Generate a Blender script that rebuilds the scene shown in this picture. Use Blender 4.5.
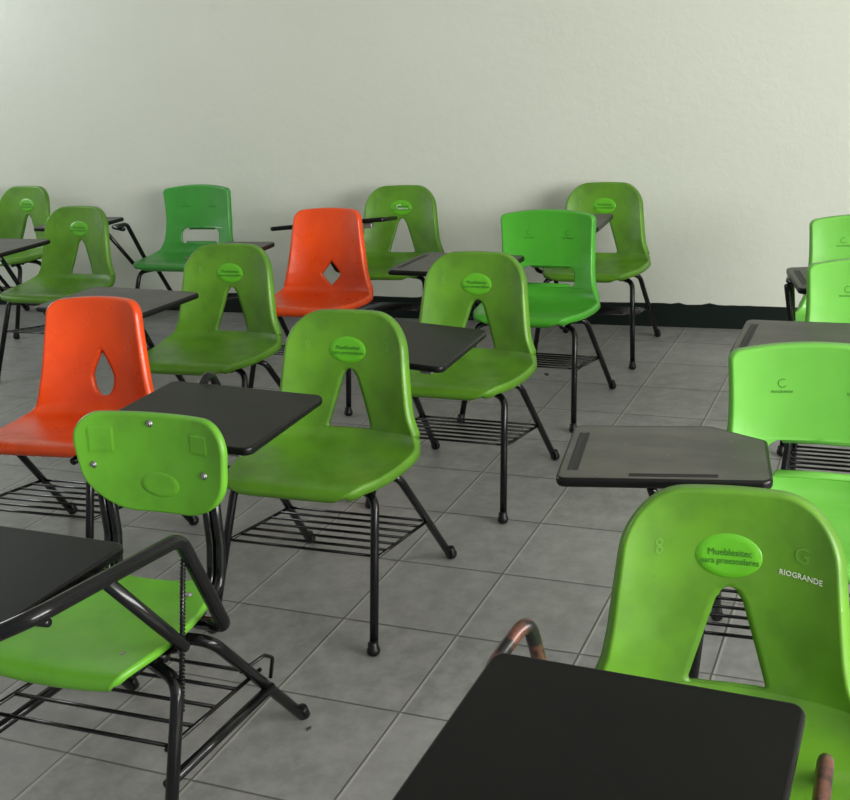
import bpy, bmesh, math, random
from mathutils import Vector, Matrix, Euler
random.seed(7)
for o in list(bpy.data.objects): bpy.data.objects.remove(o, do_unlink=True)
scene = bpy.context.scene
COL = scene.collection
R = math.radians

# ------------------------------------------------------------------ camera
cd = bpy.data.cameras.new('camera'); cam = bpy.data.objects.new('camera', cd); COL.objects.link(cam)
PITCH, ROLL, CAM_H, F_PX, CX = 0.3445, 0.0559, 1.4694, 1042.9, 112.4
fw = Vector((0, math.cos(PITCH), -math.sin(PITCH))); up = Vector((0, math.sin(PITCH), math.cos(PITCH))); rt = Vector((1, 0, 0))
cr, sr = math.cos(ROLL), math.sin(ROLL)
r2 = cr*rt - sr*up; u2 = sr*rt + cr*up
M = Matrix((r2, u2, -fw)).transposed().to_4x4(); M.translation = (0, 0, CAM_H)
cam.matrix_world = M
cd.sensor_fit = 'HORIZONTAL'; cd.sensor_width = 36.0; cd.lens = F_PX/850*36.0
cd.shift_x = -CX/850.0; cd.clip_start = 0.05; cd.clip_end = 100
scene.camera = cam

# ------------------------------------------------------------------ light and exposure
scene.view_settings.view_transform = 'Standard'; scene.view_settings.look = 'None'
scene.view_settings.gamma = 1.0; scene.view_settings.use_curve_mapping = False
scene.view_settings.exposure = 0.0
world = bpy.data.worlds.new('sky'); scene.world = world; world.use_nodes = True
bg = world.node_tree.nodes['Background']; bg.inputs[0].default_value = (0.86, 0.93, 1.0, 1); bg.inputs[1].default_value = 0.40

WALL_A = R(-18.46)                                   # direction of the back wall in plan
E1 = Vector((math.cos(WALL_A), math.sin(WALL_A), 0)); E2 = Vector((-math.sin(WALL_A), math.cos(WALL_A), 0))
WALL_D = 5.04                                        # back wall distance along E2
LEFT, RIGHT, FRONT, HEIGHT = -6.6, 3.4, -3.2, 3.0
def W(a, b, z=0.0): return E1*a + E2*b + Vector((0, 0, z))
def area(name, a, b, z, sx, sy, power, direction, color=(1, 1, 1)):
    l = bpy.data.lights.new(name, 'AREA'); l.shape = 'RECTANGLE'; l.size = sx; l.size_y = sy; l.energy = power; l.color = color
    o = bpy.data.objects.new(name, l); COL.objects.link(o); o.location = W(a, b, z)
    o.rotation_euler = direction.to_track_quat('-Z', 'Y').to_euler()
    return o
# daylight that comes in through the windows of the two side walls
area('daylight', RIGHT+0.25, 0.2, 1.75, 5.0, 1.5, 560, (-E1 + Vector((0, 0, -0.22))), (1.0, 0.99, 0.95))
area('daylight', LEFT-0.25, 3.6, 2.1, 2.4, 1.0, 75, (E1 + Vector((0, 0, -0.2))), (0.93, 0.97, 1.0))

# ------------------------------------------------------------------ materials
def new_mat(name):
    m = bpy.data.materials.new(name); m.use_nodes = True
    nt = m.node_tree; b = nt.nodes['Principled BSDF']
    return m, nt, b
def nd(nt, t, **kw):
    n = nt.nodes.new(t)
    for k, v in kw.items(): setattr(n, k, v)
    return n
def ramp(nt, src, p0, c0, p1, c1):
    r = nd(nt, 'ShaderNodeValToRGB'); e = r.color_ramp.elements
    e[0].position = p0; e[0].color = c0; e[1].position = p1; e[1].color = c1
    nt.links.new(src, r.inputs[0]); return r.outputs[0]
def mixc(nt, fac, a, b):
    n = nd(nt, 'ShaderNodeMix', data_type='RGBA')
    if hasattr(fac, 'is_linked'): nt.links.new(fac, n.inputs[0])
    else: n.inputs[0].default_value = fac
    for s, v in ((6, a), (7, b)):
        if hasattr(v, 'is_linked'): nt.links.new(v, n.inputs[s])
        else: n.inputs[s].default_value = v
    return n.outputs[2]
def noise(nt, scale, detail=4, rough=0.55, coord='Object', stretch=None):
    tc = nd(nt, 'ShaderNodeTexCoord'); n = nd(nt, 'ShaderNodeTexNoise')
    n.inputs['Scale'].default_value = scale; n.inputs['Detail'].default_value = detail; n.inputs['Roughness'].default_value = rough
    if stretch:
        mp = nd(nt, 'ShaderNodeMapping'); mp.inputs['Scale'].default_value = stretch
        nt.links.new(tc.outputs[coord], mp.inputs[0]); nt.links.new(mp.outputs[0], n.inputs['Vector'])
    else: nt.links.new(tc.outputs[coord], n.inputs['Vector'])
    return n.outputs['Fac']
def c4(r, g, b): return (r, g, b, 1)

def plastic(name, base, dark, rough=0.38, scuff=0.5):
    m, nt, b = new_mat(name)
    f = ramp(nt, noise(nt, 9, 5), 0.42, c4(0, 0, 0), 0.72, c4(1, 1, 1))
    c1 = mixc(nt, f, c4(*base), c4(*dark))
    # small scuffs and specks of wear
    f2 = ramp(nt, noise(nt, 55, 3, 0.6), 0.70, c4(0, 0, 0), 0.76, c4(scuff, scuff, scuff))
    c2 = mixc(nt, f2, c1, c4(base[0]*0.5+0.03, base[1]*0.45+0.02, base[2]*0.5+0.02))
    f3 = ramp(nt, noise(nt, 6.5, 6, 0.68, stretch=(1, 2.2, 1)), 0.56, c4(0, 0, 0), 0.74, c4(scuff*0.55, scuff*0.55, scuff*0.55))
    lum = 0.25*base[0]+0.65*base[1]+0.1*base[2]
    c2 = mixc(nt, f3, c2, c4(0.5*base[0]+0.5*lum+0.02, 0.6*base[1]+0.4*lum+0.02, 0.5*base[2]+0.35*lum+0.02))
    nt.links.new(c2, b.inputs['Base Color'])
    r = ramp(nt, noise(nt, 14, 4), 0.3, c4(rough-0.06,)*1 if False else c4(rough-0.06, rough-0.06, rough-0.06), 0.7, c4(rough+0.12, rough+0.12, rough+0.12))
    nt.links.new(r, b.inputs['Roughness'])
    b.inputs['Specular IOR Level'].default_value = 0.45
    return m
MAT = {}
MAT['olive'] = plastic('olive_green_plastic', (0.098, 0.255, 0.014), (0.068, 0.178, 0.012))
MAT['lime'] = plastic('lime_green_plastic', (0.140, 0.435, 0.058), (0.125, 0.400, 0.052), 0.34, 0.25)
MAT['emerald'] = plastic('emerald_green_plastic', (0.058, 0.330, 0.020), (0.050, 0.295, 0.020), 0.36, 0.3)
MAT['deep_shaded'] = plastic('deep_shaded_green_plastic', (0.050, 0.290, 0.042), (0.045, 0.255, 0.042), 0.36, 0.3)  # chair's own green, with some shade from the lighting put into it
MAT['panel'] = plastic('panel_green_plastic', (0.125, 0.385, 0.024), (0.098, 0.290, 0.020), 0.36, 0.5)
MAT['orange'] = plastic('orange_plastic', (0.73, 0.068, 0.006), (0.64, 0.055, 0.006), 0.30, 0.3)
MAT['sticker'] = plastic('bright_green_sticker', (0.105, 0.400, 0.015), (0.095, 0.370, 0.015), 0.3, 0.1)

def simple(name, col, rough=0.5, metal=0.0, spec=0.5):
    m, nt, b = new_mat(name)
    f = noise(nt, 30, 3)
    c = mixc(nt, f, c4(*[x*0.85 for x in col]), c4(*[x*1.15 for x in col]))
    nt.links.new(c, b.inputs['Base Color']); b.inputs['Roughness'].default_value = rough
    b.inputs['Metallic'].default_value = metal; b.inputs['Specular IOR Level'].default_value = spec
    return m
MAT['ink'] = simple('dark_green_ink', (0.035, 0.16, 0.012), 0.5)
MAT['white_ink'] = simple('white_print', (0.72, 0.75, 0.66), 0.5)
MAT['pale_ink'] = simple('pale_green_print', (0.108, 0.285, 0.026), 0.42)
MAT['rubber'] = simple('black_rubber', (0.004, 0.004, 0.004), 0.4, 0.0, 0.3)
MAT['bolt'] = simple('zinc_bolt', (0.30, 0.30, 0.29), 0.4, 0.8)
MAT['groove'] = simple('black_groove', (0.006, 0.006, 0.006), 0.6)
MAT['band'] = simple('black_edge_band', (0.005, 0.005, 0.005), 0.30, 0.0, 0.25)
MAT['base'] = None
def metal_paint():
    m, nt, b = new_mat('black_painted_steel')
    f = ramp(nt, noise(nt, 60, 4, 0.65), 0.72, c4(0, 0, 0), 0.78, c4(1, 1, 1))
    c = mixc(nt, f, c4(0.005, 0.005, 0.0055), c4(0.045, 0.038, 0.034))
    nt.links.new(c, b.inputs['Base Color']); b.inputs['Roughness'].default_value = 0.20
    b.inputs['Specular IOR Level'].default_value = 0.36
    return m
MAT['steel'] = metal_paint()
def rusty():
    m, nt, b = new_mat('rusty_worn_steel')
    f = ramp(nt, noise(nt, 22, 5, 0.65), 0.44, c4(0, 0, 0), 0.58, c4(1, 1, 1))
    c = mixc(nt, f, c4(0.010, 0.009, 0.009), c4(0.125, 0.050, 0.034))
    nt.links.new(c, b.inputs['Base Color']); b.inputs['Roughness'].default_value = 0.33
    b.inputs['Metallic'].default_value = 0.25
    return m
MAT['rusty'] = rusty()
def board(name, col, worn, amount, rough):
    m, nt, b = new_mat(name)
    f = ramp(nt, noise(nt, 5, 6, 0.62, stretch=(1, 2.5, 1)), 0.40, c4(0, 0, 0), 0.75, c4(amount, amount, amount))
    c = mixc(nt, f, c4(*col), c4(*worn))
    f2 = ramp(nt, noise(nt, 70, 2), 0.72, c4(0, 0, 0), 0.77, c4(1, 1, 1))
    c = mixc(nt, f2, c, c4(*[x*1.5 for x in worn]))
    nt.links.new(c, b.inputs['Base Color']); b.inputs['Roughness'].default_value = rough
    b.inputs['Specular IOR Level'].default_value = 0.14
    return m
MAT['board_black'] = board('black_laminate', (0.0045, 0.0045, 0.0045), (0.0065, 0.0065, 0.006), 0.7, 0.42)
MAT['board_dark'] = board('charcoal_laminate', (0.012, 0.012, 0.0105), (0.021, 0.020, 0.017), 0.8, 0.42)
MAT['board_grey'] = board('worn_and_sheen_grey_laminate', (0.068, 0.066, 0.060), (0.11, 0.106, 0.094), 0.9, 0.42)  # wear, plus glancing reflections put into the grey of the far boards

def wall_mat():
    m, nt, b = new_mat('painted_plaster')
    f = noise(nt, 1.3, 5, 0.6)
    c = mixc(nt, f, c4(0.580, 0.605, 0.528), c4(0.630, 0.650, 0.580))
    f2 = ramp(nt, noise(nt, 6, 6, 0.7, stretch=(1, 1, 2.2)), 0.62, c4(0, 0, 0), 0.75, c4(0.25, 0.25, 0.25))
    c = mixc(nt, f2, c, c4(0.46, 0.49, 0.41))
    nt.links.new(c, b.inputs['Base Color']); b.inputs['Roughness'].default_value = 0.40
    b.inputs['Specular IOR Level'].default_value = 0.4
    bp = nd(nt, 'ShaderNodeBump'); bp.inputs['Strength'].default_value = 0.22; bp.inputs['Distance'].default_value = 0.012
    nt.links.new(noise(nt, 16, 6, 0.65), bp.inputs['Height']); nt.links.new(bp.outputs[0], b.inputs['Normal'])
    return m
MAT['wall'] = wall_mat()
TILE = 0.33
def floor_mat():
    m, nt, b = new_mat('grey_ceramic_tiles'); L = nt.links
    tc = nd(nt, 'ShaderNodeTexCoord'); sx = nd(nt, 'ShaderNodeSeparateXYZ'); L.new(tc.outputs['Object'], sx.inputs[0])
    def math_(op, a, bb=None):
        n = nd(nt, 'ShaderNodeMath', operation=op)
        for i, v in enumerate((a, bb)):
            if v is None: continue
            if hasattr(v, 'is_linked'): L.new(v, n.inputs[i])
            else: n.inputs[i].default_value = v
        return n.outputs[0]
    dist = []; cells = []
    for ax in (0, 1):
        t = math_('DIVIDE', sx.outputs[ax], TILE)
        cells.append(math_('FLOOR', t))
        fr = math_('FRACT', t)
        dist.append(math_('MULTIPLY', math_('MINIMUM', fr, math_('SUBTRACT', 1.0, fr)), TILE))
    d = math_('MINIMUM', dist[0], dist[1])
    grout = ramp(nt, d, 0.0021, c4(1, 1, 1), 0.0038, c4(0, 0, 0))
    cx = nd(nt, 'ShaderNodeCombineXYZ'); L.new(cells[0], cx.inputs[0]); L.new(cells[1], cx.inputs[1])
    wn = nd(nt, 'ShaderNodeTexWhiteNoise', noise_dimensions='3D'); L.new(cx.outputs[0], wn.inputs['Vector'])
    base = mixc(nt, wn.outputs['Value'], c4(0.180, 0.178, 0.175), c4(0.218, 0.215, 0.211))
    f = ramp(nt, noise(nt, 13, 7, 0.72), 0.40, c4(0, 0, 0), 0.64, c4(0.9, 0.9, 0.9))
    base = mixc(nt, f, base, c4(0.275, 0.271, 0.265))
    st = ramp(nt, noise(nt, 2.0, 5, 0.7), 0.60, c4(0, 0, 0), 0.8, c4(0.45, 0.45, 0.45))
    base = mixc(nt, st, base, c4(0.135, 0.132, 0.126))
    sp = ramp(nt, noise(nt, 42, 2, 0.4), 0.775, c4(0, 0, 0), 0.79, c4(0.6, 0.6, 0.6))
    base = mixc(nt, sp, base, c4(0.06, 0.057, 0.05))
    # pale band beside the dark joint on the lines that run away from the camera
    fr0 = math_('MULTIPLY', math_('FRACT', math_('DIVIDE', sx.outputs[0], TILE)), TILE)
    pale = ramp(nt, fr0, 0.0082, c4(0.55, 0.55, 0.55), 0.0100, c4(0, 0, 0))
    base = mixc(nt, pale, base, c4(0.40, 0.39, 0.36))
    col = mixc(nt, grout, base, c4(0.045, 0.043, 0.039))
    L.new(col, b.inputs['Base Color'])
    rr = ramp(nt, noise(nt, 8, 5), 0.3, c4(0.30, 0.30, 0.30), 0.7, c4(0.46, 0.46, 0.46))
    L.new(rr, b.inputs['Roughness']); b.inputs['Specular IOR Level'].default_value = 0.4
    bp = nd(nt, 'ShaderNodeBump'); bp.inputs['Strength'].default_value = 0.35; bp.inputs['Distance'].default_value = 0.004; bp.invert = True
    L.new(grout, bp.inputs['Height']); L.new(bp.outputs[0], b.inputs['Normal'])
    return m
MAT['floor'] = floor_mat()
MAT['baseboard'] = simple('dark_green_black_paint', (0.006, 0.011, 0.009), 0.45, 0.0, 0.25)
MAT['ceiling'] = simple('white_ceiling_paint', (0.66, 0.67, 0.62), 0.7)
MAT['frame'] = simple('grey_window_frame', (0.30, 0.31, 0.30), 0.4, 0.3)

# ------------------------------------------------------------------ mesh helpers
def link_mesh(name, bm, mat, parent=None, smooth=True):
    me = bpy.data.meshes.new(name); bm.to_mesh(me); bm.free()
    return link_me(name, me, mat, parent, smooth)
def link_me(name, me, mat, parent=None, smooth=True):
    if mat is not None and not me.materials: me.materials.append(mat)
    if smooth:
        for p in me.polygons: p.use_smooth = True
    o = bpy.data.objects.new(name, me); COL.objects.link(o)
    if parent is not None: o.parent = parent
    return o
def structure(name, bm, mat):
    o = link_mesh(name, bm, mat, None, False); o['kind'] = 'structure'; return o
def add_box(bm, c, s, rot=None):
    r = bmesh.ops.create_cube(bm, size=1.0); vs = r['verts']
    bmesh.ops.scale(bm, vec=s, verts=vs)
    if rot is not None: bmesh.ops.rotate(bm, cent=(0, 0, 0), matrix=rot, verts=vs)
    bmesh.ops.translate(bm, vec=c, verts=vs); return vs
def fillet(pts, r, n=6):
    pts = [Vector(p) for p in pts]
    if len(pts) < 3: return pts
    out = [pts[0]]
    for i in range(1, len(pts)-1):
        a, b, c = pts[i-1], pts[i], pts[i+1]
        u = a-b; v = c-b; lu, lv = u.length, v.length; u.normalize(); v.normalize()
        ang = u.angle(v); rr = r if not isinstance(r, (list, tuple)) else r[i-1]
        t = min(rr/max(math.tan(ang/2), 1e-4), lu*0.48, lv*0.48)
        p0, p1 = b+u*t, b+v*t
        for k in range(n+1):
            s = k/n; out.append(p0*(1-s)**2 + b*2*s*(1-s) + p1*s*s)
    out.append(pts[-1]); return out
def add_tube(bm, pts, rad, seg=10, fr=0.0, cap=True):
    P = fillet(pts, fr) if fr else [Vector(p) for p in pts]
    rings = []; nrm = None
    for i, p in enumerate(P):
        t = (P[min(i+1, len(P)-1)] - P[max(i-1, 0)]).normalized()
        if nrm is None:
            nrm = t.orthogonal().normalized()
        else:
            nrm = (nrm - t*nrm.dot(t)).normalized()
        bn = t.cross(nrm)
        rings.append([bm.verts.new(p + (nrm*math.cos(2*math.pi*k/seg) + bn*math.sin(2*math.pi*k/seg))*rad) for k in range(seg)])
    for a, b in zip(rings, rings[1:]):
        for k in range(seg): bm.faces.new((a[k], a[(k+1) % seg], b[(k+1) % seg], b[k]))
    if cap:
        bm.faces.new(list(reversed(rings[0]))); bm.faces.new(rings[-1])
def add_lathe(bm, c, prof, axis=Vector((0, 0, 1)), seg=14):
    q = Vector((0, 0, 1)).rotation_difference(axis)
    rings = []
    for r, z in prof:
        rings.append([bm.verts.new(Vector(c) + q @ Vector((r*math.cos(2*math.pi*k/seg), r*math.sin(2*math.pi*k/seg), z))) for k in range(seg)])
    for a, b in zip(rings, rings[1:]):
        for k in range(seg): bm.faces.new((a[k], a[(k+1) % seg], b[(k+1) % seg], b[k]))
    bm.faces.new(list(reversed(rings[0]))); bm.faces.new(rings[-1])
def lerp_table(tab, x):
    if x <= tab[0][0]: return tab[0][1]
    for (x0, y0), (x1, y1) in zip(tab, tab[1:]):
        if x <= x1:
            s = (x-x0)/(x1-x0); return y0+(y1-y0)*s
    return tab[-1][1]
def smooth_table(tab, n=40):
    # catmull-rom resample of a (x, y) table
    out = []
    for i in range(len(tab)-1):
        p0 = tab[max(i-1, 0)]; p1 = tab[i]; p2 = tab[i+1]; p3 = tab[min(i+2, len(tab)-1)]
        for k in range(n):
            s = k/n; x = p1[0]+(p2[0]-p1[0])*s
            m1 = (p2[1]-p0[1])/max(p2[0]-p0[0], 1e-6)*(p2[0]-p1[0]); m2 = (p3[1]-p1[1])/max(p3[0]-p1[0], 1e-6)*(p2[0]-p1[0])
            y = (2*s**3-3*s*s+1)*p1[1] + (s**3-2*s*s+s)*m1 + (-2*s**3+3*s*s)*p2[1] + (s**3-s*s)*m2
            out.append((x, y))
    out.append(tab[-1]); return out

# ------------------------------------------------------------------ moulded seat shells
SEAT_ROWS = [(-0.187, 0.373, 0.114, 0, 0), (-0.196, 0.381, 0.134, 0, 0), (-0.198, 0.391, 0.149, 0, 0.001), (-0.191, 0.401, 0.166, 0, 0.002), (-0.174, 0.407, 0.184, 0, 0.003), (-0.149, 0.408, 0.191, 0, 0.004), (-0.124, 0.406, 0.205, 0, 0.006), (-0.09, 0.403, 0.216, 0, 0.008), (-0.05, 0.401, 0.224, 0, 0.01), (-0.01, 0.4, 0.23, 0, 0.012), (0.03, 0.4, 0.234, 0, 0.014), (0.065, 0.402, 0.236, 0.006, 0.016), (0.095, 0.4033, 0.2352, 0.016, 0.018), (0.122, 0.4063, 0.2288, 0.03, 0.019), (0.143, 0.4119, 0.222, 0.042, 0.018), (0.157, 0.4203, 0.2171, 0.048, 0.015), (0.166, 0.431, 0.2123, 0.05, 0.01)]
GEXP = 2.4
class Shell:
    def __init__(s, yc, wref, dy, ztop, rc, arch, hole=None, seat_w=1.0, lift=0.0, short=0.0):
        s.lift = lift; s.short = short
        s.yc = smooth_table(yc); s.wref = smooth_table(wref); s.dy = dy; s.ztop = ztop; s.rc = rc; s.arch = arch; s.hole = hole; s.seat_w = seat_w
    def point(s, x, z, off=0.0):
        w = lerp_table(s.wref, z); y = lerp_table(s.yc, z) - lerp_table(s.dy, z)*min(abs(x)/w, 1.1)**GEXP
        return Vector((x, y-off, z))
    def build(s, name, mat, parent):
        rows = []                                    # (y, z, w, wref, dy, dz, h, arch)
        for (y, z, w, dy, dz) in SEAT_ROWS:
            t = max(0.0, (0.14-y)/0.33)
            rows.append((y+s.short*t, z+s.lift*t, w*s.seat_w, w*s.seat_w, dy, dz, 0.0, 0.0))
        zs = [0.445 + (s.ztop-0.445)*(1-math.cos(math.pi*0.5*min(1, i/34.0)*1.0))**0 * i/34.0 for i in range(35)]
        zs += [s.ztop - s.rc*(1-math.cos(a)) for a in [R(8*k) for k in range(1, 11)]]
        marks = set()
        if s.hole:
            zb, za, hf = s.hole
            zs = [z for z in zs if abs(z-zb) > 0.004 and abs(z-za) > 0.004]
            n = 22
            hz = [zb + (za-zb)*0.5*(1-math.cos(math.pi*k/n)) for k in range(n+1)]
            zs = [z for z in zs if not (zb < z < za)]
            zs += hz + [zb-0.0006, za+0.0006]
        zs = sorted(set(round(z, 5) for z in zs if z <= s.ztop+1e-6))
        for z in zs:
            wr = lerp_table(s.wref, z); w = wr
            t = (z-(s.ztop-s.rc))/s.rc
            if t > 0: w = wr - s.rc + s.rc*math.sqrt(max(0, 1-min(t, 1)**2))
            h = 0.0
            if s.hole and s.hole[0]-1e-5 <= z <= s.hole[1]+1e-5: h = max(s.hole[2](min(max(z, s.hole[0]), s.hole[1])), 0.0008)
            ar = s.arch*max(0, (z-0.60)/(s.ztop-0.60))
            dz = 0.010*max(0, 1-(z-0.431)/0.05)
            rows.append((lerp_table(s.yc, z), z, w, wr, lerp_table(s.dy, z), dz, h, ar))
        bm = bmesh.new(); N = 16; grid = []; hole_v = set()
        for (y, z, w, wr, dy, dz, h, ar) in rows:
            sides = []
            for sg in (-1, 1):
                line = []
                for k in range(N+1):
                    if k == 0 and h == 0 and sg == 1: line.append(sides[0][0]); continue
                    x = (h + (w-h)*(k/N)**0.9)
                    g = (x/wr)**GEXP
                    v = bm.verts.new((sg*x, y-dy*g, z+dz*g+ar*(1-(x/wr)**2)))
                    if k == 0 and h > 0: hole_v.add(v)
                    line.append(v)
                sides.append(line)
            grid.append(sides)
        for a, b in zip(grid, grid[1:]):
            for si in (0, 1):
                for k in range(N):
                    q = [a[si][k], a[si][k+1], b[si][k+1], b[si][k]]
                    if si == 0: q.reverse()
                    bm.faces.new(q)
        # the two verts that close the hole above and below belong to its rim
        bm.normal_update()
        flange(bm, hole_v)
        return bake_shell(name, bm, mat, parent, 0.0034)
def flange(bm, hole_v, lip=0.025, hole_lip=0.014):
    be = [e for e in bm.edges if e.is_boundary]
    info = {}
    closers = set()
    for e in be:
        inh = any(v in hole_v for v in e.verts)
        if inh:
            for v in e.verts: closers.add(v)
    for e in be:
        f = e.link_faces[0]; n = f.normal
        d = (e.verts[1].co-e.verts[0].co)
        if d.length < 1e-7: continue
        out = d.cross(n).normalized(); mid = (e.verts[0].co+e.verts[1].co)/2
        if out.dot(mid-f.calc_center_median()) < 0: out = -out
        for v in e.verts:
            a = info.setdefault(v, [Vector(), Vector()]); a[0] += out*d.length; a[1] += n*d.length
    for step in (0, 1, 2):
        ret = bmesh.ops.extrude_edge_only(bm, edges=be)
        nv = [g for g in ret['geom'] if isinstance(g, bmesh.types.BMVert)]
        ne = [g for g in ret['geom'] if isinstance(g, bmesh.types.BMEdge) and all(v in set(nv) for v in g.verts)] if False else None
        nvs = set(nv)
        # map new verts to old ones by position
        key = {}
        for v in info: key.setdefault((round(v.co.x, 6), round(v.co.y, 6), round(v.co.z, 6)), v)
        ninfo = {}; nclos = set()
        for v in nv:
            old = key.get((round(v.co.x, 6), round(v.co.y, 6), round(v.co.z, 6)))
            if old is None: continue
            ninfo[v] = info[old]
            o, n = info[old][0].normalized() if info[old][0].length > 0 else Vector(), info[old][1].normalized()
            if old in closers:
                nclos.add(v); mv = [(0.0, .0015), (0, hole_lip*0.5), (0, hole_lip*0.5)][step]
            else: mv = [(.0042, .0000), (.0030, .0050), (.0012, lip-.0050)][step]
            v.co = v.co + o*mv[0] - n*mv[1]
        be = [g for g in ret['geom'] if isinstance(g, bmesh.types.BMEdge) and g.verts[0] in nvs and g.verts[1] in nvs]
        info = ninfo; closers = nclos
def bake_shell(name, bm, mat, parent, thick):
    me = bpy.data.meshes.new(name); bm.to_mesh(me); bm.free()
    o = bpy.data.objects.new('tmp', me); COL.objects.link(o)
    md = o.modifiers.new('s', 'SOLIDIFY'); md.thickness = thick; md.offset = -1.0
    dg = bpy.context.evaluated_depsgraph_get(); dg.update()
    me2 = bpy.data.meshes.new_from_object(o.evaluated_get(dg)); bpy.data.objects.remove(o); bpy.data.meshes.remove(me)
    me2.name = name; me2.materials.clear()
    return link_me(name, me2, mat, parent)

YC_A = [(.431, .168), (.45, .174), (.50, .187), (.56, .199), (.60, .206), (.65, .2145), (.70, .2235), (.765, .232)]
W_A = [(.431, .2125), (.45, .205), (.48, .195), (.52, .187), (.56, .182), (.60, .178), (.66, .172), (.70, .168), (.765, .165)]
DY_A = [(.431, .050), (.50, .054), (.60, .045), (.70, .030), (.765, .018)]
def hole_a(z, zb=.433, za=.597, hb=.069, ra=.017, rb=.012):
    h = hb + (ra*0.95-hb)*(z-zb)/(za-zb)
    if z < zb+rb: h -= rb*(1-math.sqrt(max(0, 1-((rb-(z-zb))/rb)**2)))
    if z > za-ra: h = min(h, math.sqrt(max(0, ra*ra-(z-(za-ra))**2))*1.0)
    return h
SHELL_A = Shell(YC_A, W_A, DY_A, .745, .085, .004, (.433, .597, hole_a), 1.0, .003, .004)
YC_S = [(.431, .166), (.45, .170), (.50, .184), (.56, .197), (.60, .203), (.66, .209), (.70, .212), (.765, .215)]
W_S = [(.431, .2125), (.45, .205), (.48, .196), (.52, .189), (.56, .187), (.62, .186), (.70, .189), (.765, .193)]
DY_S = [(.431, .050), (.50, .044), (.60, .034), (.70, .030), (.765, .028)]
def hole_s(z, zb=.458, za=.541, hb=.116, r=.030):
    h = hb
    if z < zb+.022: h -= .026*(1-math.sqrt(max(0, 1-((.022-(z-zb))/.022)**2)))
    if z > za-r: h -= 1.3*r*(1-math.sqrt(max(0, 1-((z-(za-r))/r)**2)))
    return h
SHELL_S = Shell(YC_S, W_S, DY_S, .741, .013, .016, (.458, .541, hole_s), 1.0, .014, .012)
YC_O = [(.431, .167), (.45, .172), (.50, .186), (.56, .197), (.60, .203), (.66, .211), (.70, .217), (.765, .225)]
W_O = [(.431, .1976), (.45, .191), (.48, .183), (.52, .174), (.56, .167), (.62, .159), (.70, .149), (.765, .144)]
DY_O = [(.431, .0505), (.50, .058), (.60, .048), (.70, .036), (.765, .028)]
def hole_tear(z, zb=.462, za=.602, hm=.037):
    t = (z-zb)/(za-zb)
    if t < .38: return hm*math.sqrt(max(0, 1-((.38-t)/.38)**2))**0.8
    u = (t-.38)/.62
    return hm*(1-u)**1.1*(1+0.55*u) + .003*(1-u*u)
def hole_dia(z, zb=.438, za=.545, hm=.048):
    t = (z-zb)/(za-zb); m = .46
    return hm*(t/m if t < m else (1-t)/(1-m))*0.93+.0035*math.sin(math.pi*min(max(t, 0), 1))
SHELL_T = Shell(YC_O, W_O, DY_O, .749, .032, .006, (.462, .602, hole_tear), .93, .030, .025)
SHELL_D = Shell(YC_O, W_O, DY_O, .757, .032, .006, (.438, .545, hole_dia), .93, .018, .02)

def text_mesh(txt, size):
    cu = bpy.data.curves.new('t', 'FONT'); cu.body = txt; cu.size = size; cu.align_x = 'CENTER'; cu.align_y = 'CENTER'; cu.resolution_u = 2
    o = bpy.data.objects.new('t', cu); COL.objects.link(o)
    dg = bpy.context.evaluated_depsgraph_get(); dg.update()
    me = bpy.data.meshes.new_from_object(o.evaluated_get(dg)); bpy.data.objects.remove(o); bpy.data.curves.remove(cu)
    return me
def conform(shell, bm, cx, cz, off, sx=1.0, tilt=0.0):
    for v in bm.verts:
        x, z = v.co.x*sx, v.co.y
        z += x*tilt
        v.co = shell.point(cx+x, cz+z, off)
def lettering(shell, lines, parent, name, mat, off=.0022, extra=None):
    bm = bmesh.new()
    for (txt, size, cx, cz, sx, tilt) in lines:
        me = text_mesh(txt, size); b2 = bmesh.new(); b2.from_mesh(me); bpy.data.meshes.remove(me)
        bmesh.ops.subdivide_edges(b2, edges=[e for e in b2.edges if e.calc_length() > .012], cuts=1)
        conform(shell, b2, cx, cz, off, sx, tilt)
        t = bpy.data.meshes.new('t'); b2.to_mesh(t); b2.free(); bm.from_mesh(t); bpy.data.meshes.remove(t)
    if extra: extra(bm)
    bm.normal_update()
    for f in bm.faces:
        if f.normal.y > 0: f.normal_flip()
    ret = bmesh.ops.extrude_face_region(bm, geom=list(bm.faces))
    for g in ret['geom']:
        if isinstance(g, bmesh.types.BMVert): g.co.y -= 0.0004
    return link_mesh(name, bm, mat, parent, False)
def ring_arc(shell, cx, cz, r0, r1, a0, a1, off):
    def f(bm):
        n = 28; prev = None
        for k in range(n+1):
            a = R(a0+(a1-a0)*k/n)
            p = [bm.verts.new(shell.point(cx+r*math.cos(a), cz+r*math.sin(a), off)) for r in (r0, r1)]
            if prev: bm.faces.new((prev[0], prev[1], p[1], p[0]))
            prev = p
    return f
def oval_patch(shell, cx, cz, a, b, parent, name, mat, off=.0012):
    bm = bmesh.new(); n = 40; rings = []
    c = bm.verts.new(shell.point(cx, cz, off+.0006))
    for q in (0.35, 0.7, 0.96, 1.0):
        oo = off+.0006 if q < 1 else -0.0004
        rings.append([bm.verts.new(shell.point(cx+a*q*math.cos(2*math.pi*k/n), cz+b*q*math.sin(2*math.pi*k/n), oo)) for k in range(n)])
    for k in range(n): bm.faces.new((c, rings[0][(k+1) % n], rings[0][k]))
    for r0, r1 in zip(rings, rings[1:]):
        for k in range(n): bm.faces.new((r0[k], r0[(k+1) % n], r1[(k+1) % n], r1[k]))
    bmesh.ops.recalc_face_normals(bm, faces=list(bm.faces))
    return link_mesh(name, bm, mat, parent)

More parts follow.
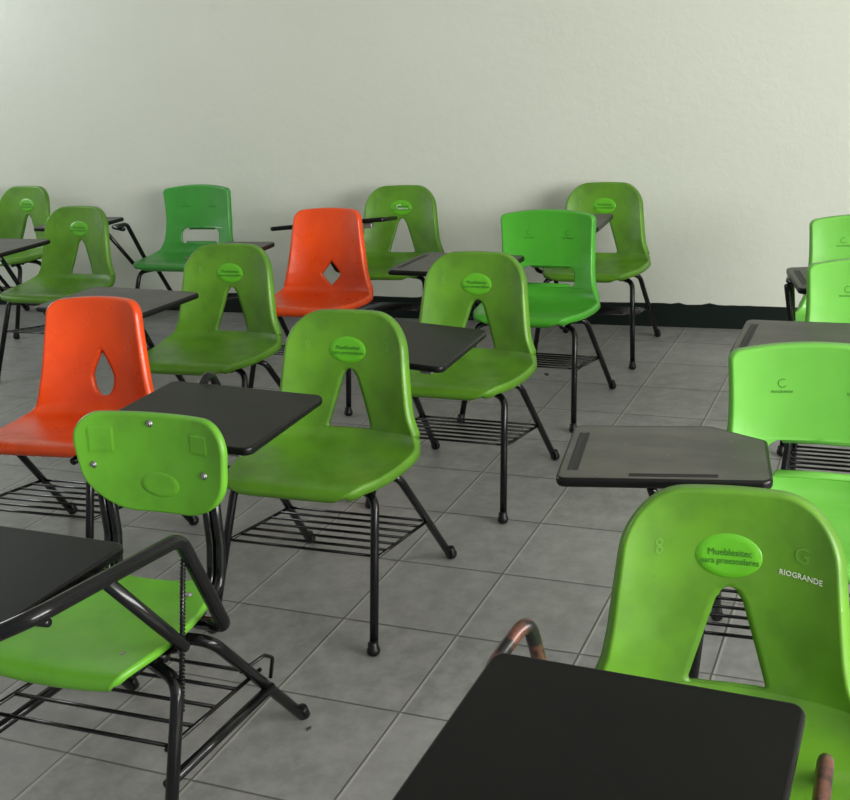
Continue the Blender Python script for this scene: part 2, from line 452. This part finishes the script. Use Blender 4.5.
# ------------------------------------------------------------------ chair frames
FWX, FDY = .236, .261
TUBE = .0112
def frame_parts(root, mat):
    for sx in (1, -1):
        for kind, foot, knee, top in (('front_leg', (sx*FWX, -FDY), (sx*.206, -.108, .362), (sx*.10, -.050, .377)),
                                      ('rear_leg', (sx*FWX, FDY), (sx*.206, .030, .362), (sx*.10, .010, .377))):
            d = (Vector((foot[0], foot[1], 0))-Vector(knee)).normalized()
            end = Vector((foot[0], foot[1], .0)) - d*.018
            bm = bmesh.new(); add_tube(bm, [end, knee, top], TUBE, 12, .045)
            leg = link_mesh(kind, bm, mat, root)
            bm = bmesh.new()
            add_lathe(bm, Vector((foot[0], foot[1], 0)), [(.010, 0), (.0150, .004), (.0172, .011), (.0165, .018), (.0138, .023), (.0132, .034), (.0112, .036)], (-d*0.35+Vector((0, 0, .65))).normalized())
            zmin = min(v.co.z for v in bm.verts)
            for v in bm.verts: v.co.z -= zmin
            link_mesh('foot_cap', bm, MAT['rubber'], leg)
    bm = bmesh.new()
    for sx in (1, -1): add_tube(bm, [(sx*.155, -.115, .375), (sx*.155, .115, .379)], .0105, 10)
    add_tube(bm, [(-.17, -.052, .375), (.17, -.052, .375)], .0105, 10); add_tube(bm, [(-.17, .012, .375), (.17, .012, .375)], .0105, 10)
    link_mesh('seat_frame', bm, mat, root)
    bm = bmesh.new()
    a = Vector((.2205, .158, .172)); b = Vector((.2205, -.163, .222)); w = .0040
    for sx in (1, -1):
        m = Matrix.Diagonal((sx, 1, 1))
        add_tube(bm, [m @ a, m @ b], .0048, 6)
    for k in range(7):
        p = a.lerp(b, (k+.15)/6.4); add_tube(bm, [p, Matrix.Diagonal((-1, 1, 1)) @ p], w, 6)
    link_mesh('book_rack', bm, mat, root)
def tablet_board(root, c, w, d, rotz, tilt, roll, mat, groove=True, corner=0.0, slot=False):
    th = .018
    Mx = Matrix.Translation(c) @ Euler((tilt, roll, rotz)).to_matrix().to_4x4()
    def outline(w, d, r):
        pts = []
        for (cx, cy, a0) in ((w/2, d/2, 0), (-w/2, d/2, 90), (-w/2, -d/2, 180), (w/2, -d/2, 270)):
            rr = r
            if cx > 0 and cy > 0 and corner:
                # clipped corner, rounded at both ends
                for (px, py, b0, b1) in ((w/2, d/2-corner, 0, 35), (w/2-corner*1.3, d/2, 35, 90)):
                    for k in range(5):
                        a = R(b0+(b1-b0)*k/4); pts.append((px-.022+.022*math.cos(a), py-.022+.022*math.sin(a)))
                continue
            for k in range(7):
                a = R(a0+15*k); pts.append((math.copysign(abs(cx)-rr, cx)+rr*math.cos(a), math.copysign(abs(cy)-rr, cy)+rr*math.sin(a)))
        return pts
    def slab(bm, prof):
        rings = [[bm.verts.new(Mx @ Vector((x, y, z))) for x, y in outline(w+2*o, d+2*o, max(.02+o, .004))] for o, z in prof]
        n = len(rings[0])
        for a, b in zip(rings, rings[1:]):
            for k in range(n): bm.faces.new((a[k], a[(k+1) % n], b[(k+1) % n], b[k]))
        bm.faces.new(list(reversed(rings[0]))); bm.faces.new(rings[-1])
    bm = bmesh.new(); slab(bm, [(-.0020, -th), (-.0020, 0.0)])
    t = link_mesh('writing_tablet', bm, mat, root, False)
    bm = bmesh.new()
    prof = [(-.004, -th-.0016), (0.0, -th), (.0018, -th*.75), (.0018, -th*.25), (0.0, -.0012), (-.0022, .0004), (-.0045, .0002)]
    rings = [[bm.verts.new(Mx @ Vector((x, y, z))) for x, y in outline(w+2*o, d+2*o, max(.02+o, .004))] for o, z in prof]
    n = len(rings[0])
    for a, b in zip(rings, rings[1:]):
        for k in range(n): bm.faces.new((a[k], a[(k+1) % n], b[(k+1) % n], b[k]))
    link_mesh('edge_band', bm, MAT['band'], t)
    bm = bmesh.new()
    add_box(bm, (w*.34, -d*.34, -th-.014), (.040, .030, .024))
    for v in bm.verts: v.co = Mx @ v.co
    bmesh.ops.bevel(bm, geom=list(bm.edges), offset=.003, segments=1, affect='EDGES')
    link_mesh('support_bracket', bm, MAT['bolt'], t, False)
    def strip(x0, y0, x1, y1, wd, name):
        bm = bmesh.new()
        a = Vector((x0, y0, .0)); b = Vector((x1, y1, .0)); u = (b-a).normalized(); v = Vector((-u.y, u.x, 0))
        # a shallow pressed trough with a raised lip
        rows = [(-wd, .0003), (-wd*.8, .0014), (-wd*.55, .0004), (wd*.55, .0004), (wd*.8, .0014), (wd, .0003)]
        prev = None
        for s in range(9):
            q = a.lerp(b, s/8); l = [bm.verts.new(Mx @ (q+v*o+Vector((0, 0, z)))) for o, z in rows]
            if prev:
                for k in range(len(rows)-1): bm.faces.new((prev[k], prev[k+1], l[k+1], l[k]))
            prev = l
        bmesh.ops.recalc_face_normals(bm, faces=list(bm.faces))
        link_mesh(name, bm, MAT['groove'], t)
    if groove: strip(-w/2+.028, -d/2+.045, -w/2+.028, d/2-.05, .011, 'pencil_groove')
    if slot: strip(-w/2+.14, -d/2+.022, w/2-.10, -d/2+.022, .007, 'pencil_groove')
    return t, Mx
def tablet_arm(root, sx, mat, x=.245, zt=.605, yf=-.40, brace=True, yb=-.07, mirror_in=.06, hump=True, path=None):
    bm = bmesh.new()
    if path: add_tube(bm, path, .0118, 12, [.025, .022, .03, .035])
    elif hump:
        P = [(sx*.15, .030, .366), (sx*(x-.008), .030, .385), (sx*(x+.004), yb+.018, zt+.058), (sx*(x-.004), yb-.075, zt+.004), (sx*(x-.01), yf+.06, zt+.002), (sx*(x-mirror_in), yf, zt+.002)]
        add_tube(bm, P, .0112, 12, [.025, .034, .035, .03])
    else:
        P = [(sx*.15, .030, .366), (sx*(x-.003), .030, .385), (sx*x, yb, zt), (sx*(x-.01), yf+.06, zt+.008), (sx*(x-mirror_in), yf, zt+.008)]
        add_tube(bm, P, .0112, 12, [.025, .038, .035])
    o = link_mesh('tablet_arm', bm, mat, root)
    if brace:
        bm = bmesh.new()
        add_tube(bm, [(sx*(x-.006), -.245, zt-.004), (sx*(x-.012), -.085, .398), (sx*.150, -.045, .368)], .0100, 10, .03)
        link_mesh('arm_brace', bm, mat, o)
    return o

# ------------------------------------------------------------------ the setting
bm = bmesh.new()
GY = -0.3550
def floor_obj():
    bm = bmesh.new(); o0 = Vector((-1.6723*TILE, 7.4167*TILE, 0)); inv = Matrix.Rotation(-GY, 4, 'Z')
    vs = []
    for a, b in ((LEFT, FRONT), (RIGHT, FRONT), (RIGHT, WALL_D+.1), (LEFT, WALL_D+.1)):
        for z in (0.0, -0.08): vs.append(bm.verts.new(inv @ (W(a, b, z)-o0)))
    t = vs[0::2]; u = vs[1::2]
    bm.faces.new(t); bm.faces.new(list(reversed(u)))
    for k in range(4): bm.faces.new((t[k], u[k], u[(k+1) % 4], t[(k+1) % 4]))
    o = structure('floor', bm, MAT['floor']); o.location = o0; o.rotation_euler = (0, 0, GY)
bm.free(); floor_obj()
WROT = Matrix.Rotation(WALL_A, 3, 'Z')
def wbox(bm, a0, a1, b0, b1, z0, z1):
    add_box(bm, W((a0+a1)/2, (b0+b1)/2, (z0+z1)/2), (a1-a0, b1-b0, z1-z0), WROT)
bm = bmesh.new(); wbox(bm, LEFT-.12, RIGHT+.12, WALL_D, WALL_D+.15, 0, HEIGHT); structure('wall_back', bm, MAT['wall'])
bm = bmesh.new(); wbox(bm, LEFT, RIGHT, FRONT, WALL_D, HEIGHT, HEIGHT+.1); structure('ceiling', bm, MAT['ceiling'])
WIN = {'right': (RIGHT, -2.4, 2.8, 1.0, 2.5), 'left': (LEFT, 2.4, 4.8, 1.6, 2.6)}
for side, (a, w0, w1, z0, z1) in WIN.items():
    lo, hi = (a, a+.12) if side == 'right' else (a-.12, a)
    bm = bmesh.new()
    wbox(bm, lo, hi, FRONT, WALL_D, 0, z0); wbox(bm, lo, hi, FRONT, WALL_D, z1, HEIGHT)
    wbox(bm, lo, hi, FRONT, w0, z0, z1); wbox(bm, lo, hi, w1, WALL_D, z0, z1)
    structure('wall_'+side, bm, MAT['wall'])
    bm = bmesh.new(); n = 4
    for k in range(n+1):
        q = w0+(w1-w0)*k/n; wbox(bm, (lo+hi)/2-.02, (lo+hi)/2+.02, max(w0, q-.025), min(w1, q+.025), z0, z1)
    for q in (z0, z1): wbox(bm, (lo+hi)/2-.02, (lo+hi)/2+.02, w0, w1, max(z0, q-.025), min(z1, q+.025))
    structure('window_1' if side == 'right' else 'window_2', bm, MAT['frame'])
    bm = bmesh.new(); b0, b1 = (a-.012, a) if side == 'right' else (a, a+.012)
    wbox(bm, b0, b1, FRONT, WALL_D-.012, 0, .10); structure('baseboard_'+side, bm, MAT['baseboard'])
def baseboard():
    # painted skirting with an uneven, chipped upper edge
    bm = bmesh.new(); n = 260; rng = random.Random(3); prev = None; hh = 0.118
    for k in range(n+1):
        a = LEFT+(RIGHT-LEFT)*k/n; hh += rng.uniform(-.0022, .0022); hh += (0.118-hh)*.15
        h = hh + (rng.uniform(0, .010) if rng.random() < .05 else 0)
        p = [bm.verts.new(W(a, b, z)) for b, z in ((WALL_D-.006, 0), (WALL_D-.006, h-.003), (WALL_D-.002, h), (WALL_D+.004, h))]
        if prev:
            for j in range(3): bm.faces.new((prev[j], p[j], p[j+1], prev[j+1]))
        prev = p
    bmesh.ops.recalc_face_normals(bm, faces=list(bm.faces))
    o = structure('baseboard_back', bm, MAT['baseboard'])
baseboard()

# ------------------------------------------------------------------ the chairs
def empty(name, x, y, deg):
    o = bpy.data.objects.new(name, None); COL.objects.link(o); o.location = (x, y, 0); o.rotation_euler = (0, 0, R(deg)); o.empty_display_size = .1
    return o
GROUP = 'tablet arm chairs of the classroom'
PROTO = {}
def a_decor(sh, shell_obj):
    oval_patch(sh, -.002, .649, .057, .037, shell_obj, 'oval_sticker', MAT['sticker'])
    lettering(sh, [('Mueblesitec', .0165, .0, .655, .95, -.0), ('para preescolares', .0150, 0.0, .641, .92, 0)], shell_obj, 'sticker_lettering', MAT['ink'], .0026)
    lettering(sh, [('G', .036, .119, .664, 1.0, 0)], shell_obj, 'embossed_emblem', MAT['pale_ink'], .0008)
    for cz in (.657, .669): lettering(sh, [], shell_obj, 'embossed_ring', MAT['pale_ink'], .0008, ring_arc(sh, -.119, cz, .0035, .0062, 0, 360, .0008))
def s_decor(sh, shell_obj):
    for cx in (-.083, .083):
        lettering(sh, [('RIOGRANDE', .0085, cx, .653, 1.0, 0)], shell_obj, 'printed_mark', MAT['ink'], .0008, ring_arc(sh, cx, .673, .0085, .0105, 55, 325, .0008))
def build_proto(kind):
    root = empty('tablet_arm_chair', 0, 0, 0)
    sh, mat = {'a': (SHELL_A, 'olive'), 's': (SHELL_S, 'lime'), 't': (SHELL_T, 'orange'), 'd': (SHELL_D, 'orange')}[kind]
    so = sh.build('seat_shell', MAT[mat], root)
    if kind == 'a': a_decor(sh, so)
    if kind == 's': s_decor(sh, so)
    frame_parts(root, MAT['steel'])
    return root
def copy_tree(o, parent=None):
    c = o.copy(); COL.objects.link(c)
    if parent is not None: c.parent = parent
    for ch in o.children: copy_tree(ch, c)
    return c
def recolor(o, mat):
    for s in o.material_slots: s.link = 'OBJECT'; s.material = mat
SPEC = [
 # kind, x, y, deg, shell colour, tablet (cx, cy, z, w, d, rotz, tilt, roll), board, label, options
 ('a', -.586, 2.585, -18.8, 'olive', (-.121, -.280, .640, .435, .352, 1, 0, 2.5), 'board_dark', 'green school chair in the middle of the floor with black writing board over its seat', {'hump': True}),
 ('a', -.259, 3.292, -20.5, 'olive', (-.045, -.298, .600, .43, .375, 2, 0, 4.5), 'board_dark', 'green school chair with triangular back hole, directly behind the middle green chair', {'hump': True}),
 ('a', .298, 4.754, -19.7, 'olive', (-.080, -.240, .660, .41, .33, 3, 0, 0), 'board_grey', 'green school chair against the wall at the far end of the middle row', {}),
 ('a', .2345, 1.288, -16.8, 'olive', (-.101, -.305, .640, .452, .36, -5, 0, 0), 'board_black', 'large nearest green chair with oval sticker, behind the big black board at bottom right', {'armmat': 'rusty', 'both': True}),
 ('a', -1.1965, 3.6965, -17.0, 'olive', (-.222, -.165, .640, .48, .30, -7, 0, 0), 'board_grey', 'green school chair standing just in front of the orange chair with diamond shaped hole', {}),
 ('a', -.677, 5.034, -14.3, 'olive', (-.225, -.10, .640, .56, .24, 6, -8.5, -3), 'board_dark', 'green school chair by the wall behind the orange chair with diamond hole', {'white': True}),
 ('a', -2.2685, 4.9435, -19.5, 'olive', (-.195, -.165, .640, .43, .33, 0, 0, 0), 'board_grey', 'green school chair at left behind the orange chair with teardrop hole', {}),
 ('a', -2.955, 5.893, -22.7, 'olive', None, 'board_grey', 'farthest green school chair against the wall in the left corner of the photo', {}),
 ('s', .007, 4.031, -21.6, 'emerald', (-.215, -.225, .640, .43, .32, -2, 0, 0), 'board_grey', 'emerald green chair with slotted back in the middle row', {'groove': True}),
 ('s', -1.815, 5.45, -18.0, 'deep_shaded', (-.455, -.190, .640, .33, .30, 0, 0, 0), 'board_grey', 'dark, partly shaded green chair with slotted back against the wall at left', {}),
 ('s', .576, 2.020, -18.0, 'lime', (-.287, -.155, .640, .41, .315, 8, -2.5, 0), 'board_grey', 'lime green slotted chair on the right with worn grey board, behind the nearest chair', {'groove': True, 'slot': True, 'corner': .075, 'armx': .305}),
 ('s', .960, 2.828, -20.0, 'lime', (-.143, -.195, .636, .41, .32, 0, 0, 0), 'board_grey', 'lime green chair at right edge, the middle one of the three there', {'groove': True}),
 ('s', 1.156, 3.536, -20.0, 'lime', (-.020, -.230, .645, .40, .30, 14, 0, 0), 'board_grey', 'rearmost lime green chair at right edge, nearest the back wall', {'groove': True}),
 ('t', -1.440, 2.905, -17.0, 'orange', (-.420, -.190, .640, .43, .33, 0, 0, 0), 'board_dark', 'orange school chair at left with teardrop shaped hole in its back', {'shift': (.058, .012, 3.0)}),
 ('d', -.928, 4.350, -17.0, 'orange', (-.345, -.030, .640, .24, .33, 0, 0, 0), 'board_grey', 'orange school chair in the background with diamond shaped hole in its back', {}),
]
def finish(root, spec):
    kind, x, y, deg, colr, tab, bmat, label, opt = spec
    root.location = (x, y, 0); root.rotation_euler = (0, 0, R(deg))
    if opt.get('both'): root.scale = (.948, 1, 1)
    root['label'] = label; root['category'] = 'chair'; root['group'] = GROUP
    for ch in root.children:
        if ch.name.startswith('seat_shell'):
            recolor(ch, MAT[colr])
            if 'shift' in opt: ch.location = (opt['shift'][0], opt['shift'][1], 0); ch.rotation_euler = (0, 0, R(opt['shift'][2]))
            if opt.get('white') or opt.get('both'):
                sh = SHELL_A
                if opt.get('both'):
                    lettering(sh, [('RIOGRANDE', .0125, .118, .632, 1.0, -.04)], ch, 'printed_mark', MAT['white_ink'], .0010)
                else:
                    lettering(sh, [('Mueblesitec', .012, .008, .645, 1.0, 0)], ch, 'printed_mark', MAT['white_ink'], .0030, ring_arc(sh, -.01, .645, .016, .019, 60, 160, .0030))
    if tab:
        cx, cy, z, w, d, rz, tl, rl = tab
        t, Mx = tablet_board(root, Vector((cx, cy, z)), w, d, R(rz), R(tl), R(rl), MAT[bmat], opt.get('groove', False), opt.get('corner', 0.0), opt.get('slot', False))
        am = MAT[opt.get('armmat', 'steel')]
        xr = min(.262, max(.235, -(cx-w/2)+.02))
        if opt.get('both'): tablet_arm(root, -1, am, .290, .610, -.40, True, -.062, .12, True, [(-.15, .030, .366), (-.258, .030, .385), (-.284, -.030, .650), (-.322, -.085, .606), (-.285, -.34, .608), (-.15, -.40, .608)])
        else: tablet_arm(root, -1, am, opt['armx'] if 'armx' in opt else xr if cx-w/2 > -.30 else .262, z-.032 if tl == 0 else z-.04, cy-d/2+.09, True, -.07 if not opt.get('both') else -.10, max(.05, .12), opt.get('hump', False))
        if opt.get('both'): tablet_arm(root, 1, am, .168, .600, cy-d/2+.03, False, -.20, .07, False)
protos = {}
roots = []
for sp in SPEC:
    k = sp[0]
    if k not in protos:
        protos[k] = build_proto(k)
        roots.append(protos[k])
    else: roots.append(copy_tree(protos[k]))
for r_, sp in zip(roots, SPEC): finish(r_, sp)

# ------------------------------------------------------------------ the two-piece chair at front left
def two_piece():
    root = empty('tablet_arm_chair', -.884, 1.855, -19.0)
    root['label'] = 'green chair at front left with separate bolted backrest panel and black tube arm'
    root['category'] = 'chair'; root['group'] = GROUP
    steel = MAT['steel']
    # back panel
    cx, z0, z1 = -.006, .530, .735
    class Pan:
        def point(s, x, z, off=0):
            t = (z-z0)/(z1-z0); return Vector((x, .205+.022*t-.030*min(abs(x-cx)/.19, 1.1)**2.2-off, z))
    pan = Pan()
    bm = bmesh.new(); rows = []; n = 30; N = 26
    for i in range(n+1):
        t = 0.5*(1-math.cos(math.pi*i/n)); z = z0+(z1-z0)*t
        full = lerp_table([(0, .155), (.3, .170), (.7, .180), (1, .182)], t)
        rb, rtp = .095, .055
        w = full
        if z < z0+rb: w = full-rb*1.0*(1-math.sqrt(max(0, 1-((z0+rb-z)/rb)**2)))
        if z > z1-rtp: w = full-rtp*(1-math.sqrt(max(0, 1-((z-(z1-rtp))/rtp)**2)))
        rows.append([bm.verts.new(pan.point(cx+w*math.sin(math.pi/2*(2*k/N-1)), z)) for k in range(N+1)])
    for a, b in zip(rows, rows[1:]):
        for k in range(N): bm.faces.new((a[k], a[k+1], b[k+1], b[k]))
    bm.normal_update()
    if bm.faces[len(bm.faces)//2].normal.y > 0 if False else False: pass
    flange(bm, set(), .014)
    bk = bake_shell('backrest_panel', bm, MAT['panel'], root, .004)
    oval_patch(pan, cx+.006, .588, .050, .028, bk, 'oval_sticker', MAT['panel'], .0006)
    def rect_plate(x0, x1, za, zb, name):
        bm = bmesh.new(); NX, NZ = 10, 8
        g = [[bm.verts.new(pan.point(x0+(x1-x0)*i/NX, za+(zb-za)*j/NZ, .0020 if 0 < i < NX and 0 < j < NZ else .0008)) for i in range(NX+1)] for j in range(NZ+1)]
        for j in range(NZ):
            for i in range(NX): bm.faces.new((g[j][i], g[j][i+1], g[j+1][i+1], g[j+1][i]))
        link_mesh(name, bm, MAT['panel'], bk, False)
    rect_plate(cx-.155, cx-.095, .655, .715, 'embossed_plate'); rect_plate(cx+.095, cx+.145, .665, .710, 'embossed_plate')
    for (x, z) in ((cx-.005, .722), (cx-.148, .628), (cx+.128, .622)):
        bm = bmesh.new(); p = pan.point(x, z, .0)
        add_lathe(bm, p, [(.0085, 0), (.0085, .0016), (.0052, .0022), (.0048, .0052), (.0020, .0060), (.0018, .0040)], Vector((0, -1, 0)), 12)
        link_mesh('bolt', bm, MAT['bolt'], bk)
    # seat plate
    bm = bmesh.new(); rows = []
    prof = [(-.198, .362, .146), (-.207, .372, .155), (-.208, .384, .162), (-.201, .395, .171), (-.187, .402, .178), (-.16, .404, .185), (-.12, .402, .190), (-.06, .398, .189), (-.01, .396, .186),
            (.03, .397, .181), (.07, .400, .174), (.095, .404, .165), (.110, .407, .150), (.118, .409, .12)]
    for (y, z, w) in prof:
        rows.append([bm.verts.new((w*math.sin(math.pi/2*(2*k/N-1)), y, z+.010*abs(math.sin(math.pi/2*(2*k/N-1)))**2.2)) for k in range(N+1)])
    for a, b in zip(rows, rows[1:]):
        for k in range(N): bm.faces.new((a[k], a[k+1], b[k+1], b[k]))
    bm.normal_update(); flange(bm, set(), .013)
    st = bake_shell('seat_panel', bm, MAT['panel'], root, .004)
    for (x, y) in ((.135, -.130), (.130, .080), (-.135, -.13), (-.130, .08)):
        bm = bmesh.new(); add_lathe(bm, (x, y, .404 if y < 0 else .411), [(.0085, 0), (.0085, .0016), (.0052, .0022), (.0048, .0045), (.0020, .0050)], Vector((0, 0, 1)), 12)
        link_mesh('bolt', bm, MAT['bolt'], st)
    # legs, low side rails, frame, rack
    for sx in (1, -1):
        for kind, foot, knee, top in (('front_leg', (sx*.246, -FDY), (sx*.232, -.112, .350), (sx*.10, -.060, .360)),
                                      ('rear_leg', (sx*FWX, FDY), (sx*.214, .020, .352), (sx*.10, .000, .360))):
            d = (Vector((foot[0], foot[1], 0))-Vector(knee)).normalized()
            bm = bmesh.new(); add_tube(bm, [Vector((foot[0], foot[1], 0))-d*.018, knee, top], .0125, 12, .045)
            leg = link_mesh(kind, bm, steel, root)
            bm = bmesh.new(); add_lathe(bm, Vector((foot[0], foot[1], 0)), [(.012, 0), (.0145, .003), (.0145, .026), (.0128, .029)], (-d*0.5+Vector((0, 0, .5))).normalized())
            zm = min(v.co.z for v in bm.verts)
            for v in bm.verts: v.co.z -= zm
            link_mesh('foot_cap', bm, MAT['rubber'], leg)
        bm = bmesh.new(); add_tube(bm, [(sx*.231, .165, .148), (sx*.231, -.190, .175)], .0115, 10)
        link_mesh('side_rail', bm, steel, root)
    bm = bmesh.new()
    for sx in (1, -1): add_tube(bm, [(sx*.150, -.13, .370), (sx*.150, .085, .372)], .0115, 10)
    add_tube(bm, [(-.17, -.06, .360), (.17, -.06, .360)], .0115, 10); add_tube(bm, [(-.17, .0, .360), (.17, .0, .360)], .0115, 10)
    link_mesh('seat_frame', bm, steel, root)
    bm = bmesh.new()
    a = Vector((.2200, .150, .200)); b = Vector((.2200, -.165, .232))
    for sx in (1, -1):
        m = Matrix.Diagonal((sx, 1, 1)); add_tube(bm, [m @ a, m @ b], .0050, 6)
        add_tube(bm, [m @ Vector((.219, .085, .236)), m @ Vector((.236, .150, .238)), m @ Vector((.2360, .178, .215)), m @ Vector((.2310, .166, .170))], .0042, 6, .012)
    for k in range(5):
        p = a.lerp(b, (k+.2)/4.4); add_tube(bm, [p, Matrix.Diagonal((-1, 1, 1)) @ p], .0042, 6)
    link_mesh('book_rack', bm, steel, root)
    for x in (-.150, .117):
        bm = bmesh.new()
        for dx in (-.0115, .0115):
            add_tube(bm, [(x+dx, .060, .366), (x+dx, .185, .366), (x+dx, .208, .46), (x+dx, .222, .69)], .0105, 10, .05)
        link_mesh('back_post', bm, steel, root)
    # left-hand arm and board
    bm = bmesh.new()
    add_tube(bm, [(.165, .050, .370), (.246, .030, .385), (.243, -.050, .618), (.225, -.385, .650), (.14, -.425, .617), (.02, -.425, .617)], .0140, 14, [.025, .042, .05, .02])
    arm = link_mesh('tablet_arm', bm, steel, root)
    bm = bmesh.new(); add_tube(bm, [(.231, -.232, .628), (.235, -.080, .405), (.165, -.045, .370)], .0125, 12, .028)
    link_mesh('arm_brace', bm, steel, arm)
    bm = bmesh.new(); pts = []
    add_tube(bm, [(.238, -.037, .600), (.236, -.125, .29)], .0045, 8)
    for k in range(46):
        z = .598-k*.0068; y = -.037-.088*k/45.6
        add_lathe(bm, (.2375, y, z), [(.0045, 0), (.0060, .001), (.0060, .0024), (.0045, .0034)], Vector((0, 0, 1)), 8)
    link_mesh('threaded_rod', bm, steel, root)
    tablet_board(root, Vector((-.038, -.285, .645)), .455, .325, R(-2), 0, 0, MAT['board_black'])
    for y in (-.20, -.36):
        bm = bmesh.new(); add_tube(bm, [(.226, y, .626), (.10, y, .618)], .0075, 8); link_mesh('board_bracket', bm, steel, root)
two_piece()
MAT['dirt'] = simple('dried_dirt', (0.035, 0.032, 0.027), 0.8)
def flake(x, y, r, seed, label):
    rng = random.Random(seed); bm = bmesh.new(); n = 9; low = None
    for z in (0.0, .0025):
        ring = [bm.verts.new((r*rng.uniform(.7, 1.15)*math.cos(6.283*k/n), .55*r*rng.uniform(.7, 1.1)*math.sin(6.283*k/n), z)) for k in range(n)]
        if low is None: low = ring; bm.faces.new(list(reversed(ring)))
        else:
            bm.faces.new(ring)
            for k in range(n): bm.faces.new((low[k], low[(k+1) % n], ring[(k+1) % n], ring[k]))
    o = link_mesh('dirt_flake', bm, MAT['dirt'], None, False); o.location = (x, y, 0); o.rotation_euler = (0, 0, seed)
    o['label'] = label; o['category'] = 'dirt'
flake(-.558, 1.980, .008, 1, 'small dark flake of dirt on the tile beside the front left chair foot')
flake(.047, 4.426, .019, 2, 'dark flake of dirt on the floor tiles under the emerald green chair')
